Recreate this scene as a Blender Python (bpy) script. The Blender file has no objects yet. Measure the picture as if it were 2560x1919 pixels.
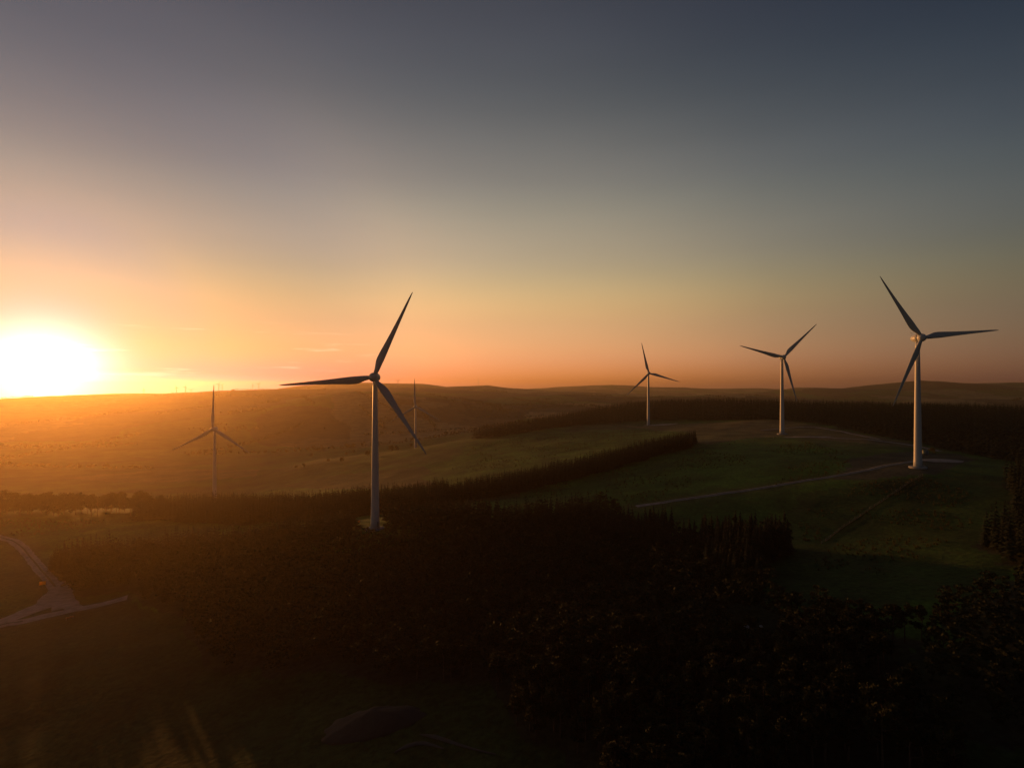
import bpy, math, random
import numpy as np
from mathutils import Vector

random.seed(7)
rng = np.random.default_rng(7)
R = math.radians
sc = bpy.context.scene
COL = sc.collection

# ------------------------------------------------------------------ camera
EYE = 150.0                      # drone height above datum
F, CX, YH = 1480.0, 1280.0, 966.0   # focal length (px at 2560 wide), centre column, eye-level row
cam = bpy.data.objects.new('camera', bpy.data.cameras.new('camera'))
COL.objects.link(cam)
cam.data.sensor_width = 36.0
cam.data.lens = 36.0 * F / 2560.0
cam.data.clip_start = 0.5
cam.data.clip_end = 60000.0
cam.location = (0, 0, EYE)
cam.rotation_euler = (R(90.0 + math.degrees(math.atan((YH - 959.5) / F))), 0, 0)
sc.camera = cam

# ------------------------------------------------------------------ sun and sky
SUN_EL, SUN_AZ = 1.35, -38.6      # degrees; azimuth from +Y, negative to the left
SDIR = Vector((math.sin(R(SUN_AZ)) * math.cos(R(SUN_EL)),
               math.cos(R(SUN_AZ)) * math.cos(R(SUN_EL)), math.sin(R(SUN_EL))))
world = bpy.data.worlds.new('World')
sc.world = world
world.use_nodes = True
wn, wl = world.node_tree.nodes, world.node_tree.links
wn.clear()


def nd(nodes, typ, **kw):
    n = nodes.new(typ)
    for k, v in kw.items():
        setattr(n, k, v)
    return n


def vmath(nodes, links, op, a, b=None):
    n = nd(nodes, 'ShaderNodeMath', operation=op)
    for i, v in enumerate((a, b)):
        if v is None:
            continue
        if isinstance(v, (int, float)):
            n.inputs[i].default_value = v
        else:
            links.new(v, n.inputs[i])
    return n.outputs[0]


sky = nd(wn, 'ShaderNodeTexSky', sky_type='NISHITA', sun_disc=False)
sky.sun_elevation, sky.sun_rotation = R(SUN_EL), R(SUN_AZ)
sky.altitude, sky.air_density, sky.dust_density, sky.ozone_density = 150, 1.0, 1.1, 1.2
tc = nd(wn, 'ShaderNodeTexCoord')
dot = nd(wn, 'ShaderNodeVectorMath', operation='DOT_PRODUCT')
wl.new(tc.outputs['Generated'], dot.inputs[0])
dot.inputs[1].default_value = SDIR
gam = vmath(wn, wl, 'ARCCOSINE', vmath(wn, wl, 'MINIMUM', dot.outputs['Value'], 0.999999))
gdeg = vmath(wn, wl, 'MULTIPLY', gam, 180 / math.pi)
# a dusty dusk sky: the plain Nishita dome reddened and dimmed by height and by distance from the sun
BY_HEIGHT = [(0.0, (0.0454, 0.058, 0.3)), (1.5, (0.0385, 0.0405, 0.14)), (3.5, (0.0401, 0.0378, 0.066)), (6.0, (0.04177, 0.0378, 0.04583)), (8.0, (0.04773, 0.0445, 0.04327)), (10.0, (0.0442, 0.0442, 0.0442)), (12.0, (0.0408, 0.0421, 0.04697)), (14.5, (0.04083, 0.04277, 0.0482)), (17.0, (0.03597, 0.03997, 0.04653)), (19.0, (0.0313, 0.0349, 0.0432)), (22.0, (0.02613, 0.02983, 0.03787)), (26.0, (0.01773, 0.02187, 0.03023)), (30.0, (0.01523, 0.01843, 0.02773)), (33.0, (0.01363, 0.01647, 0.0254)), (45.0, (0.0129, 0.0156, 0.02413)), (90.0, (0.01227, 0.01487, 0.02293))]
BY_GLOW = [(0.0, (0.1148, 0.3851, 1.0)), (2.0, (0.1336, 0.3145, 0.9308)), (4.0, (0.1392, 0.2328, 0.6775)), (6.0, (0.1662, 0.234, 0.4806)), (8.0, (0.1926, 0.2544, 0.432)), (10.5, (0.2057, 0.2688, 0.42)), (13.0, (0.2744, 0.3155, 0.364)), (18.0, (0.336, 0.351, 0.3432)), (24.0, (0.4749, 0.4318, 0.3872)), (30.0, (0.7608, 0.5763, 0.4158)), (40.0, (0.8035, 0.5794, 0.3973)), (50.0, (0.897, 0.6121, 0.4078)), (62.0, (0.6802, 0.4913, 0.3589)), (79.0, (0.4112, 0.3456, 0.3114)), (110.0, (0.16, 0.17, 0.19)), (180.0, (0.09, 0.1, 0.12))]
SKY_GAIN = 96.53


def sky_ramp(stops, span, value):
    n = nd(wn, 'ShaderNodeValToRGB')
    n.color_ramp.interpolation = 'B_SPLINE'
    wl.new(vmath(wn, wl, 'DIVIDE', value, span), n.inputs[0])
    els = n.color_ramp.elements
    for i, (p, c) in enumerate(stops):
        e = els[i] if i < 2 else els.new(p / span)
        e.position = p / span
        e.color = (*c, 1)
    return n.outputs[0]


def vmul(a, b):
    n = nd(wn, 'ShaderNodeVectorMath', operation='MULTIPLY')
    wl.new(a, n.inputs[0])
    if isinstance(b, tuple):
        n.inputs[1].default_value = b
    else:
        wl.new(b, n.inputs[1])
    return n.outputs[0]


sep = nd(wn, 'ShaderNodeSeparateXYZ')
wl.new(tc.outputs['Generated'], sep.inputs[0])
edeg = vmath(wn, wl, 'MULTIPLY', vmath(wn, wl, 'ARCSINE', sep.outputs['Z']), 180 / math.pi)
tinted = vmul(vmul(vmul(sky.outputs[0], sky_ramp(BY_HEIGHT, 90.0, edeg)), sky_ramp(BY_GLOW, 180.0, gdeg)), (SKY_GAIN,) * 3)
# a bank of thick low air under the sun, reddening it at the skyline
def bell(v, w):
    return vmath(wn, wl, 'POWER', math.e, vmath(wn, wl, 'MULTIPLY', vmath(wn, wl, 'POWER', vmath(wn, wl, 'DIVIDE', v, w), 2.0), -1.0))


bk = vmath(wn, wl, 'MULTIPLY', bell(edeg, 2.2), bell(gdeg, 25.0))
bank = nd(wn, 'ShaderNodeMix', data_type='RGBA')
wl.new(bk, bank.inputs[0])
bank.inputs[6].default_value = (1, 1, 1, 1)
bank.inputs[7].default_value = (.25, .02, 1.0, 1)
tinted = vmul(tinted, bank.outputs[2])
# pale dusty veil hugging the horizon
dv = vmath(wn, wl, 'MULTIPLY', bell(edeg, 1.9), vmath(wn, wl, 'ADD', vmath(wn, wl, 'MULTIPLY', bell(gdeg, 22.0), 6.0), 0.40))
dc = nd(wn, 'ShaderNodeVectorMath', operation='MULTIPLY_ADD')
d3 = nd(wn, 'ShaderNodeCombineXYZ')
for i in range(3):
    wl.new(dv, d3.inputs[i])
wl.new(d3.outputs[0], dc.inputs[0])
dc.inputs[1].default_value = (.12, .20, .95)
wl.new(tinted, dc.inputs[2])
tinted = dc.outputs[0]
un = nd(wn, 'ShaderNodeTexNoise')
un.inputs['Scale'].default_value = 2.2
un.inputs['Detail'].default_value = 5
um = nd(wn, 'ShaderNodeMapping')
um.inputs['Scale'].default_value = (1, 1, 5)
wl.new(tc.outputs['Generated'], um.inputs[0])
wl.new(um.outputs[0], un.inputs['Vector'])
uv = vmath(wn, wl, 'ADD', vmath(wn, wl, 'MULTIPLY', un.outputs['Fac'], .16), .92)
uc = nd(wn, 'ShaderNodeCombineXYZ')
for i in range(3):
    wl.new(uv, uc.inputs[i])
tinted = vmul(tinted, uc.outputs[0])
# blown-out aureole round the sun
core = vmath(wn, wl, 'POWER', math.e, vmath(wn, wl, 'MULTIPLY', vmath(wn, wl, 'POWER', vmath(wn, wl, 'DIVIDE', gdeg, 3.6), 2.0), -1.0))
core = vmath(wn, wl, 'MULTIPLY', core, bell(edeg, 3.6))
aur = nd(wn, 'ShaderNodeVectorMath', operation='MULTIPLY_ADD')
cx_ = nd(wn, 'ShaderNodeCombineXYZ')
for i in range(3):
    wl.new(core, cx_.inputs[i])
wl.new(cx_.outputs[0], aur.inputs[0])
aur.inputs[1].default_value = (24, 23, 22)
wl.new(tinted, aur.inputs[2])
tinted = aur.outputs[0]
# thin streaks of stratus low over the horizon
mapn = nd(wn, 'ShaderNodeMapping')
mapn.inputs['Scale'].default_value = (7, 7, 85)
mapn.inputs['Location'].default_value = (3.3, 1.2, 0.35)
wl.new(tc.outputs['Generated'], mapn.inputs[0])
cn = nd(wn, 'ShaderNodeTexNoise')
cn.inputs['Scale'].default_value = 1.0
cn.inputs['Detail'].default_value = 6
cn.inputs['Roughness'].default_value = 0.55
wl.new(mapn.outputs[0], cn.inputs['Vector'])
cr = nd(wn, 'ShaderNodeMapRange', interpolation_type='SMOOTHSTEP')
cr.inputs['From Min'].default_value = 0.57
cr.inputs['From Max'].default_value = 0.74
wl.new(cn.outputs['Fac'], cr.inputs['Value'])
band = nd(wn, 'ShaderNodeMapRange', interpolation_type='SMOOTHSTEP')
band.inputs['From Min'].default_value = 0.0
band.inputs['From Max'].default_value = 0.03
wl.new(sep.outputs['Z'], band.inputs['Value'])
band2 = nd(wn, 'ShaderNodeMapRange', interpolation_type='SMOOTHSTEP')
band2.inputs['From Min'].default_value = 0.105
band2.inputs['From Max'].default_value = 0.07
wl.new(sep.outputs['Z'], band2.inputs['Value'])
near = nd(wn, 'ShaderNodeMapRange', interpolation_type='SMOOTHSTEP')
near.inputs['From Min'].default_value = 32
near.inputs['From Max'].default_value = 12
wl.new(gdeg, near.inputs['Value'])
cm = vmath(wn, wl, 'MULTIPLY', vmath(wn, wl, 'MULTIPLY', cr.outputs[0], band.outputs[0]),
           vmath(wn, wl, 'MULTIPLY', band2.outputs[0], near.outputs[0]))
cl = nd(wn, 'ShaderNodeMix', data_type='RGBA', blend_type='ADD')
wl.new(vmath(wn, wl, 'MULTIPLY', cm, 0.9), cl.inputs[0])
wl.new(tinted, cl.inputs[6])
cl.inputs[7].default_value = (5.0, 4.2, 3.0, 1)
bg = nd(wn, 'ShaderNodeBackground')
bg.inputs['Strength'].default_value = 0.10
wl.new(cl.outputs[2], bg.inputs['Color'])
out = nd(wn, 'ShaderNodeOutputWorld')
wl.new(bg.outputs[0], out.inputs['Surface'])

sun = bpy.data.objects.new('sun', bpy.data.lights.new('sun', 'SUN'))
sun.data.energy = 3.8
sun.data.angle = R(0.55)
sun.data.color = (1.0, 0.39, 0.088)
sun.rotation_euler = (-SDIR).to_track_quat('-Z', 'Y').to_euler()
COL.objects.link(sun)

HAZE_DENSITY, HAZE_G = 7.6e-5, 0.79

sc.render.engine = 'CYCLES'
sc.cycles.use_denoising = True
sc.cycles.max_bounces = 5
sc.cycles.diffuse_bounces = 2
sc.cycles.glossy_bounces = 2
sc.cycles.transmission_bounces = 2
sc.cycles.volume_bounces = 0
sc.cycles.transparent_max_bounces = 6
vs = sc.view_settings
vs.view_transform, vs.look, vs.exposure, vs.gamma = 'Standard', 'None', 0.0, 1.0
vs.use_curve_mapping = False


# ------------------------------------------------------------------ helpers
def tag(o, label=None, cat=None, group=None, kind=None):
    for k, v in (('label', label), ('category', cat), ('group', group), ('kind', kind)):
        if v:
            o[k] = v
    return o


def mesh_np(name, V, Fa, mat=None, smooth=False, attr=None):
    """V (n,3) vertices; Fa list of face arrays (m,3) or (m,4)."""
    V = np.asarray(V, np.float32)
    if not isinstance(Fa, list):
        Fa = [Fa]
    Fa = [np.asarray(f, np.int32) for f in Fa if len(f)]
    me = bpy.data.meshes.new(name)
    me.vertices.add(len(V))
    me.vertices.foreach_set('co', V.ravel())
    loops = np.concatenate([f.ravel() for f in Fa])
    tot = np.concatenate([np.full(len(f), f.shape[1], np.int32) for f in Fa])
    start = np.concatenate([[0], np.cumsum(tot)[:-1]]).astype(np.int32)
    me.loops.add(len(loops))
    me.loops.foreach_set('vertex_index', loops)
    me.polygons.add(len(tot))
    me.polygons.foreach_set('loop_start', start)
    me.polygons.foreach_set('loop_total', tot)
    if smooth:
        me.polygons.foreach_set('use_smooth', np.ones(len(tot), bool))
    me.update(calc_edges=True)
    if attr is not None:
        a = me.color_attributes.new('cover', 'FLOAT_COLOR', 'POINT')
        a.data.foreach_set('color', np.asarray(attr, np.float32).ravel())
    if mat:
        me.materials.append(mat)
    return me


def obj(name, me, parent=None, loc=(0, 0, 0), rot=(0, 0, 0), scale=(1, 1, 1)):
    o = bpy.data.objects.new(name, me)
    COL.objects.link(o)
    o.location, o.rotation_euler, o.scale = loc, rot, scale
    if parent:
        o.parent = parent
    return o


class MB:
    """collects quads/tris of one mesh"""

    def __init__(s):
        s.V, s.T, s.Q, s.n = [], [], [], 0

    def add(s, V, T=None, Q=None):
        V = np.asarray(V, float)
        s.V.append(V)
        if T is not None and len(T):
            s.T.append(np.asarray(T, int) + s.n)
        if Q is not None and len(Q):
            s.Q.append(np.asarray(Q, int) + s.n)
        s.n += len(V)

    def box(s, c, d, rz=0.0):
        x, y, z = [v / 2 for v in d]
        V = np.array([(a * x, b * y, e * z) for e in (-1, 1) for a, b in ((-1, -1), (1, -1), (1, 1), (-1, 1))])
        co, si = math.cos(rz), math.sin(rz)
        V = np.c_[V[:, 0] * co - V[:, 1] * si, V[:, 0] * si + V[:, 1] * co, V[:, 2]] + np.array(c)
        s.add(V, Q=[(3, 2, 1, 0), (4, 5, 6, 7), (0, 1, 5, 4), (1, 2, 6, 5), (2, 3, 7, 6), (3, 0, 4, 7)])

    def tube(s, pts, rad, seg=6):
        pts = [np.array(p, float) for p in pts]
        rings = []
        for i, p in enumerate(pts):
            t = pts[min(i + 1, len(pts) - 1)] - pts[max(i - 1, 0)]
            t /= np.linalg.norm(t) + 1e-9
            u = np.cross(t, (0, 0, 1)) if abs(t[2]) < 0.9 else np.cross(t, (1, 0, 0))
            u /= np.linalg.norm(u)
            v = np.cross(t, u)
            a = np.arange(seg) * 2 * math.pi / seg
            rings.append(p + rad[i] * (np.outer(np.cos(a), u) + np.outer(np.sin(a), v)))
        s.loft(rings)

    def loft(s, rings, caps=True):
        k = len(rings[0])
        V = np.concatenate(rings)
        Q = []
        for i in range(len(rings) - 1):
            for j in range(k):
                Q.append((i * k + j, i * k + (j + 1) % k, (i + 1) * k + (j + 1) % k, (i + 1) * k + j))
        T = []
        if caps:
            n = len(V)
            V = np.concatenate([V, [rings[0].mean(0)], [rings[-1].mean(0)]])
            for j in range(k):
                T.append((n, (j + 1) % k, j))
                m = (len(rings) - 1) * k
                T.append((n + 1, m + j, m + (j + 1) % k))
        s.add(V, T, Q)

    def lathe(s, prof, seg=24, axis='z'):
        a = np.arange(seg) * 2 * math.pi / seg
        rings = []
        for r, h in prof:
            c = np.c_[r * np.cos(a), r * np.sin(a), np.full(seg, h)]
            if axis == 'y':
                c = c[:, [0, 2, 1]]
            rings.append(c)
        s.loft(rings)

    def arrays(s):
        return (np.concatenate(s.V), [np.concatenate(q) for q in (s.T, s.Q) if q])

    def build(s, name, mat, smooth=False):
        V, Fa = s.arrays()
        return mesh_np(name, V, Fa, mat, smooth)


# lattice value noise --------------------------------------------------------
_lat = rng.random((256, 256))


def vnoise(x, y):
    xi, yi = np.floor(x).astype(int), np.floor(y).astype(int)
    fx, fy = x - xi, y - yi
    fx, fy = fx * fx * (3 - 2 * fx), fy * fy * (3 - 2 * fy)
    g = lambda a, b: _lat[a % 256, b % 256]
    return ((g(xi, yi) * (1 - fx) + g(xi + 1, yi) * fx) * (1 - fy)
            + (g(xi, yi + 1) * (1 - fx) + g(xi + 1, yi + 1) * fx) * fy) - 0.5


def fbm(x, y, octv=4):
    s, a = 0, 1.0
    for k in range(octv):
        s = s + a * vnoise(x * 2 ** k + 17.3 * k, y * 2 ** k + 5.1 * k)
        a *= 0.5
    return s


# ------------------------------------------------------------------ terrain
def W(px, py, D):
    return ((px - CX) / F * D, D, EYE - (py - YH) / F * D)


CTRL = [W(*p) for p in [
    (940, 1319, 275), (2295, 1167, 322), (1955, 1084, 543), (1621, 1064, 792), (537, 1257, 560), (1039, 1132, 890),
    (1620, 1259, 300), (2060, 1354, 230), (2303, 1192, 300), (2442, 1388, 190), (2560, 1160, 350),
    (1273, 1238, 360), (1745, 1111, 480), (1111, 1250, 360), (1389, 1111, 600), (1447, 1082, 700),
    (1180, 1096, 750), (1447, 1062, 800), (1898, 1051, 700), (2315, 1117, 430),
    (400, 1281, 420), (0, 1281, 420), (70, 1308, 390), (150, 1504, 247), (-200, 1504, 247), (0, 1580, 214),
    (650, 1300, 390), (890, 1290, 350),
    (1200, 1801, 124), (116, 1906, 137), (2430, 1852, 100), (1900, 1540, 160), (1500, 1420, 215),
    (680, 1187, 700), (860, 1140, 820), (1120, 1110, 860), (1039, 1112, 1000), (780, 1160, 720),
    (1600, 1022, 1050), (2000, 1020, 1050), (2500, 1030, 950), (1300, 1075, 880), (2900, 1060, 700), (1750, 1015, 1200),
]]
for px in (-900, -300, 100, 500, 900):
    CTRL.append(W(px, YH + 122 / 1300 * F, 1300))
    CTRL.append(W(px, YH + 124 / 1700 * F, 1700))
for px in (1250, 1650, 2100, 2700, 3400):
    CTRL.append(W(px, YH + 112 / 1700 * F, 1700))
CTRL += [W(-600, YH + 112 / 700 * F, 700), W(100, YH + 114 / 700 * F, 700), W(-900, YH + 95 / 300 * F, 300),
         W(300, YH + 119 / 950 * F, 950)]
CTRL += [(0, 0, 76), (-200, 0, 66), (200, 0, 92), (0, -400, 78), (-500, -300, 60), (500, -200, 95), (0, -1200, 70),
         (-1200, -600, 45), (1200, -600, 80), (1000, 300, 96), (-900, 250, 48), (-150, 60, 63)]
CP = np.array(CTRL)


def tps(r2):
    return 0.5 * r2 * np.log(r2 + 1e-6)


_S = 300.0
_c = CP[:, :2] / _S
_n = len(CP)
_K = tps(((_c[:, None] - _c[None]) ** 2).sum(-1)) + np.eye(_n) * 0.01
_P = np.c_[np.ones(_n), _c]
_A = np.block([[_K, _P], [_P.T, np.zeros((3, 3))]])
_sol = np.linalg.solve(_A, np.r_[CP[:, 2], np.zeros(3)])


def near_h(x, y):
    X, Y = x / _S, y / _S
    z = _sol[_n] + _sol[_n + 1] * X + _sol[_n + 2] * Y
    for i in range(_n):
        z = z + _sol[i] * tps((X - _c[i, 0]) ** 2 + (Y - _c[i, 1]) ** 2)
    return z


BASE = EYE - 118.0
RIDGES = [  # (distance, half width, crest as picture columns and rows at that distance)
    (3000, 1000, [(-700, 1010), (-400, 1003), (0, 998), (70, 993), (140, 989), (266, 984), (393, 982), (555, 975), (700, 973), (842, 971),
                  (987, 968), (1074, 972), (1190, 979), (1280, 986), (1371, 988), (1433, 984), (1496, 989), (1612, 998), (1760, 1006), (1900, 1012)]),
    (2100, 480, [(560, 1025), (764, 994), (856, 982), (926, 980), (1040, 985), (1150, 1000), (1300, 1030)]),
    (5000, 900, [(560, 985), (640, 977), (700, 973), (790, 964), (850, 960), (918, 957), (958, 957), (1045, 959.5), (1114, 967.5),
                 (1181, 965), (1219, 963), (1270, 968.5), (1323, 972), (1400, 978)]),
    (7500, 1200, [(1180, 982), (1323, 972), (1371, 970), (1438, 964), (1525, 961.5), (1624, 966), (1760, 971.5), (1868, 970),
                  (1947, 975), (2050, 980)]),
    (4300, 900, [(1700, 992), (1830, 985), (1947, 977), (2012, 968.5), (2096, 970), (2176, 970), (2230, 961.5), (2310, 952.5),
                 (2356, 957), (2410, 957.5), (2560, 957), (2800, 962), (3200, 970)]),
    (3000, 420, [(1500, 1003), (1600, 998), (1760, 988), (1850, 986), (1950, 993), (2100, 1003)]),
    (2500, 420, [(2150, 1012), (2300, 1000), (2450, 997), (2560, 999), (2800, 1000)]),
    (1500, 330, [(-400, 1068), (0, 1075), (90, 1078), (200, 1085), (300, 1098), (400, 1112), (480, 1122)]),
    (6500, 900, [(800, 985), (1000, 970), (1100, 972)]),
]
_rid = []
for D, w, pts in RIDGES:
    q = np.array([W(px, py, D) for px, py in pts])
    # crests swing in depth, so a ridge is a curved spur rather than a wall facing the lens
    q2 = q.copy()
    s = 1 + 0.06 * np.sin(q[:, 0] / D * 5.0 + D)
    q2[:, 0] *= s
    q2[:, 1] *= s
    q2[:, 2] = EYE + (q[:, 2] - EYE) * s
    _rid.append((q2, w))


def far_h(x, y):
    tot = np.zeros_like(x)
    rr_ = np.hypot(x, y)
    for q, w in _rid:
        best = np.full(x.shape, 1e18)
        dcrest = np.zeros_like(x)
        hz = np.zeros_like(x)
        for i in range(len(q) - 1):
            ax, ay, az = q[i]
            bx, by, bz = q[i + 1]
            dx, dy = bx - ax, by - ay
            t = np.clip(((x - ax) * dx + (y - ay) * dy) / (dx * dx + dy * dy), 0, 1)
            d2 = (x - ax - t * dx) ** 2 + (y - ay - t * dy) ** 2
            m = d2 < best
            best = np.where(m, d2, best)
            hz = np.where(m, az + t * (bz - az), hz)
            dcrest = np.where(m, np.hypot(ax + t * dx, ay + t * dy), dcrest)
        wf = np.where((rr_ > dcrest) & (w > 950) & (dcrest < 4000), 1500.0, w)     # the big left hill has a broad back
        h = np.maximum(hz - BASE, 1.0) * np.exp(-best / (wf * wf))
        tot = tot + h ** 5
    r = np.hypot(x, y)
    rim = np.clip((r - 7600) / 1800, 0, 1)
    az = np.degrees(np.arctan2(x, y))
    side = np.clip((az + 30) / 12, 0, 1)
    side = side * side * (3 - 2 * side)
    rim = rim * rim * (3 - 2 * rim) * (EYE - 40 - BASE) * side
    low = np.clip((r - 4600) / 2400, 0, 1)
    low = low * low * (3 - 2 * low) * (1 - side) * 150
    z = BASE - low + (tot + rim ** 5) ** 0.2
    return z + fbm(x / 420, y / 420, 4) * np.clip((r - 1200) / 2500, 0, 1) * 14.0


def H(x, y):
    x, y = np.asarray(x, float), np.asarray(y, float)
    r = np.hypot(x, y)
    zn = near_h(np.clip(x, -2600, 2600), np.clip(y, -2600, 2600))
    zn = zn + fbm(x / 60, y / 60, 3) * 1.3 + fbm(x / 14 + 9, y / 14, 2) * 0.35
    t = np.clip((r - 1150) / 550, 0, 1)
    t = t * t * (3 - 2 * t)
    return zn * (1 - t) + far_h(x, y) * t


def hit(px, py):
    """ground point seen at a picture position"""
    D = np.concatenate([np.arange(60, 1500, 1.5), np.geomspace(1500, 14000, 1500)])
    x = (px - CX) / F * D
    z = EYE - (py - YH) / F * D
    below = z < H(x, D)
    i = int(np.argmax(below)) if below.any() else len(D) - 1
    return float(x[i]), float(D[i])


def in_poly(x, y, poly):
    c = np.zeros(x.shape, bool)
    n = len(poly)
    for i in range(n):
        x0, y0 = poly[i]
        x1, y1 = poly[(i + 1) % n]
        c ^= ((y0 > y) != (y1 > y)) & (x < (x1 - x0) * (y - y0) / (y1 - y0 + 1e-12) + x0)
    return c


def seg_dist(x, y, line):
    best = np.full(x.shape, 1e18)
    for (ax, ay), (bx, by) in zip(line[:-1], line[1:]):
        dx, dy = bx - ax, by - ay
        t = np.clip(((x - ax) * dx + (y - ay) * dy) / (dx * dx + dy * dy + 1e-9), 0, 1)
        best = np.minimum(best, (x - ax - t * dx) ** 2 + (y - ay - t * dy) ** 2)
    return np.sqrt(best)


def PD(px, D):
    return ((px - CX) / F * D, D)


def Hs(x, y):
    return float(H(np.array([x]), np.array([y]))[0])


# ------------------------------------------------------------------ materials
def mat_new(name):
    m = bpy.data.materials.new(name)
    m.use_nodes = True
    n, l = m.node_tree.nodes, m.node_tree.links
    return m, n, l, n['Principled BSDF']


def plain(name, col, rough=0.7, var=0.15, scale=2.0, bump=0.0, metal=0.0, coords='Object'):
    m, n, l, b = mat_new(name)
    t = nd(n, 'ShaderNodeTexCoord')
    no = nd(n, 'ShaderNodeTexNoise')
    no.inputs['Scale'].default_value = scale
    no.inputs['Detail'].default_value = 5
    l.new(t.outputs[coords], no.inputs['Vector'])
    mr = nd(n, 'ShaderNodeMapRange')
    mr.inputs['To Min'].default_value = 1 - var
    mr.inputs['To Max'].default_value = 1 + var
    l.new(no.outputs['Fac'], mr.inputs['Value'])
    mx = nd(n, 'ShaderNodeVectorMath', operation='SCALE')
    mx.inputs[0].default_value = col
    l.new(mr.outputs[0], mx.inputs['Scale'])
    l.new(mx.outputs[0], b.inputs['Base Color'])
    b.inputs['Roughness'].default_value = rough
    b.inputs['Metallic'].default_value = metal
    b.inputs['Specular IOR Level'].default_value = 0.3
    if bump:
        bp = nd(n, 'ShaderNodeBump')
        bp.inputs['Strength'].default_value = bump
        bp.inputs['Distance'].default_value = 0.3
        l.new(no.outputs['Fac'], bp.inputs['Height'])
        l.new(bp.outputs[0], b.inputs['Normal'])
    return m


def foliage(name, col, col2, trans=0.3):
    m, n, l, b = mat_new(name)
    oi = nd(n, 'ShaderNodeObjectInfo')
    geo = nd(n, 'ShaderNodeNewGeometry')
    no = nd(n, 'ShaderNodeTexNoise')
    no.inputs['Scale'].default_value = 0.35
    no.inputs['Detail'].default_value = 3
    l.new(geo.outputs['Position'], no.inputs['Vector'])
    f = vmath(n, l, 'ADD', vmath(n, l, 'MULTIPLY', no.outputs['Fac'], 0.8),
              vmath(n, l, 'MULTIPLY', geo.outputs['Random Per Island'], 0.35))
    f = vmath(n, l, 'ADD', f, vmath(n, l, 'MULTIPLY', oi.outputs['Random'], 0.25))
    mr = nd(n, 'ShaderNodeMapRange')
    mr.inputs['From Min'].default_value = 0.35
    mr.inputs['From Max'].default_value = 1.0
    l.new(f, mr.inputs['Value'])
    mx = nd(n, 'ShaderNodeMix', data_type='RGBA')
    mx.inputs[6].default_value = (*col, 1)
    mx.inputs[7].default_value = (*col2, 1)
    l.new(mr.outputs[0], mx.inputs[0])
    l.new(mx.outputs[2], b.inputs['Base Color'])
    b.inputs['Roughness'].default_value = 0.8
    b.inputs['Specular IOR Level'].default_value = 0.12
    tr = nd(n, 'ShaderNodeBsdfTranslucent')
    l.new(mx.outputs[2], tr.inputs[0])
    ms = nd(n, 'ShaderNodeMixShader')
    ms.inputs[0].default_value = trans
    l.new(b.outputs[0], ms.inputs[1])
    l.new(tr.outputs[0], ms.inputs[2])
    l.new(ms.outputs[0], n['Material Output'].inputs[0])
    return m


M = dict(
    paint=plain('turbine_paint', (.52, .53, .52), .38, .05, .6),
    blade=plain('blade_paint', (.46, .47, .47), .42, .07, .35),
    concrete=plain('concrete', (.34, .33, .31), .9, .2, 1.5, .3),
    door=plain('door_paint', (.22, .25, .27), .5, .1),
    kiosk=plain('kiosk_paint', (.16, .19, .15), .55, .12, 1.5),
    kiosk_roof=plain('kiosk_roof', (.25, .26, .25), .6, .12, 1.5),
    bark=plain('pine_bark', (.085, .055, .038), .9, .35, 3.0, .5),
    needles=foliage('spruce_needles', (.014, .019, .009), (.030, .034, .014), .18),
    pine=foliage('pine_needles', (.014, .019, .009), (.030, .033, .013), .18),
    gorse=foliage('gorse_leaves', (.05, .045, .018), (.13, .10, .03)),
    leaf=foliage('hawthorn_leaves', (.04, .045, .015), (.08, .07, .025)),
    wood=plain('weathered_wood', (.14, .11, .08), .85, .25, 4.0, .3),
    orange=plain('orange_sheet', (.75, .33, .05), .6, .1, 2.0),
    red=plain('red_plastic', (.50, .10, .05), .5, .1, 2.0),
    whitebag=plain('pale_stone', (.42, .41, .38), .85, .2, 2.0, .4),
    wire=plain('fence_wire', (.30, .29, .27), .4, .1, 2.0, 0, .8),
    galv=plain('galvanised_steel', (.35, .36, .37), .45, .12, 2.0, 0, .6),
)


def track_mat():
    m, n, l, b = mat_new('gravel_track')
    geo = nd(n, 'ShaderNodeNewGeometry')
    a = nd(n, 'ShaderNodeTexNoise')
    a.inputs['Scale'].default_value = 0.35
    a.inputs['Detail'].default_value = 8
    l.new(geo.outputs['Position'], a.inputs['Vector'])
    r = nd(n, 'ShaderNodeValToRGB')
    r.color_ramp.elements[0].position = .3
    r.color_ramp.elements[0].color = (.14, .122, .112, 1)
    r.color_ramp.elements[1].position = .72
    r.color_ramp.elements[1].color = (.29, .268, .255, 1)
    l.new(a.outputs['Fac'], r.inputs[0])
    l.new(r.outputs[0], b.inputs['Base Color'])
    b.inputs['Roughness'].default_value = 0.95
    bp = nd(n, 'ShaderNodeBump')
    bp.inputs['Strength'].default_value = .5
    bp.inputs['Distance'].default_value = .1
    l.new(a.outputs['Fac'], bp.inputs['Height'])
    l.new(bp.outputs[0], b.inputs['Normal'])
    return m


M['track'] = track_mat()


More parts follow.
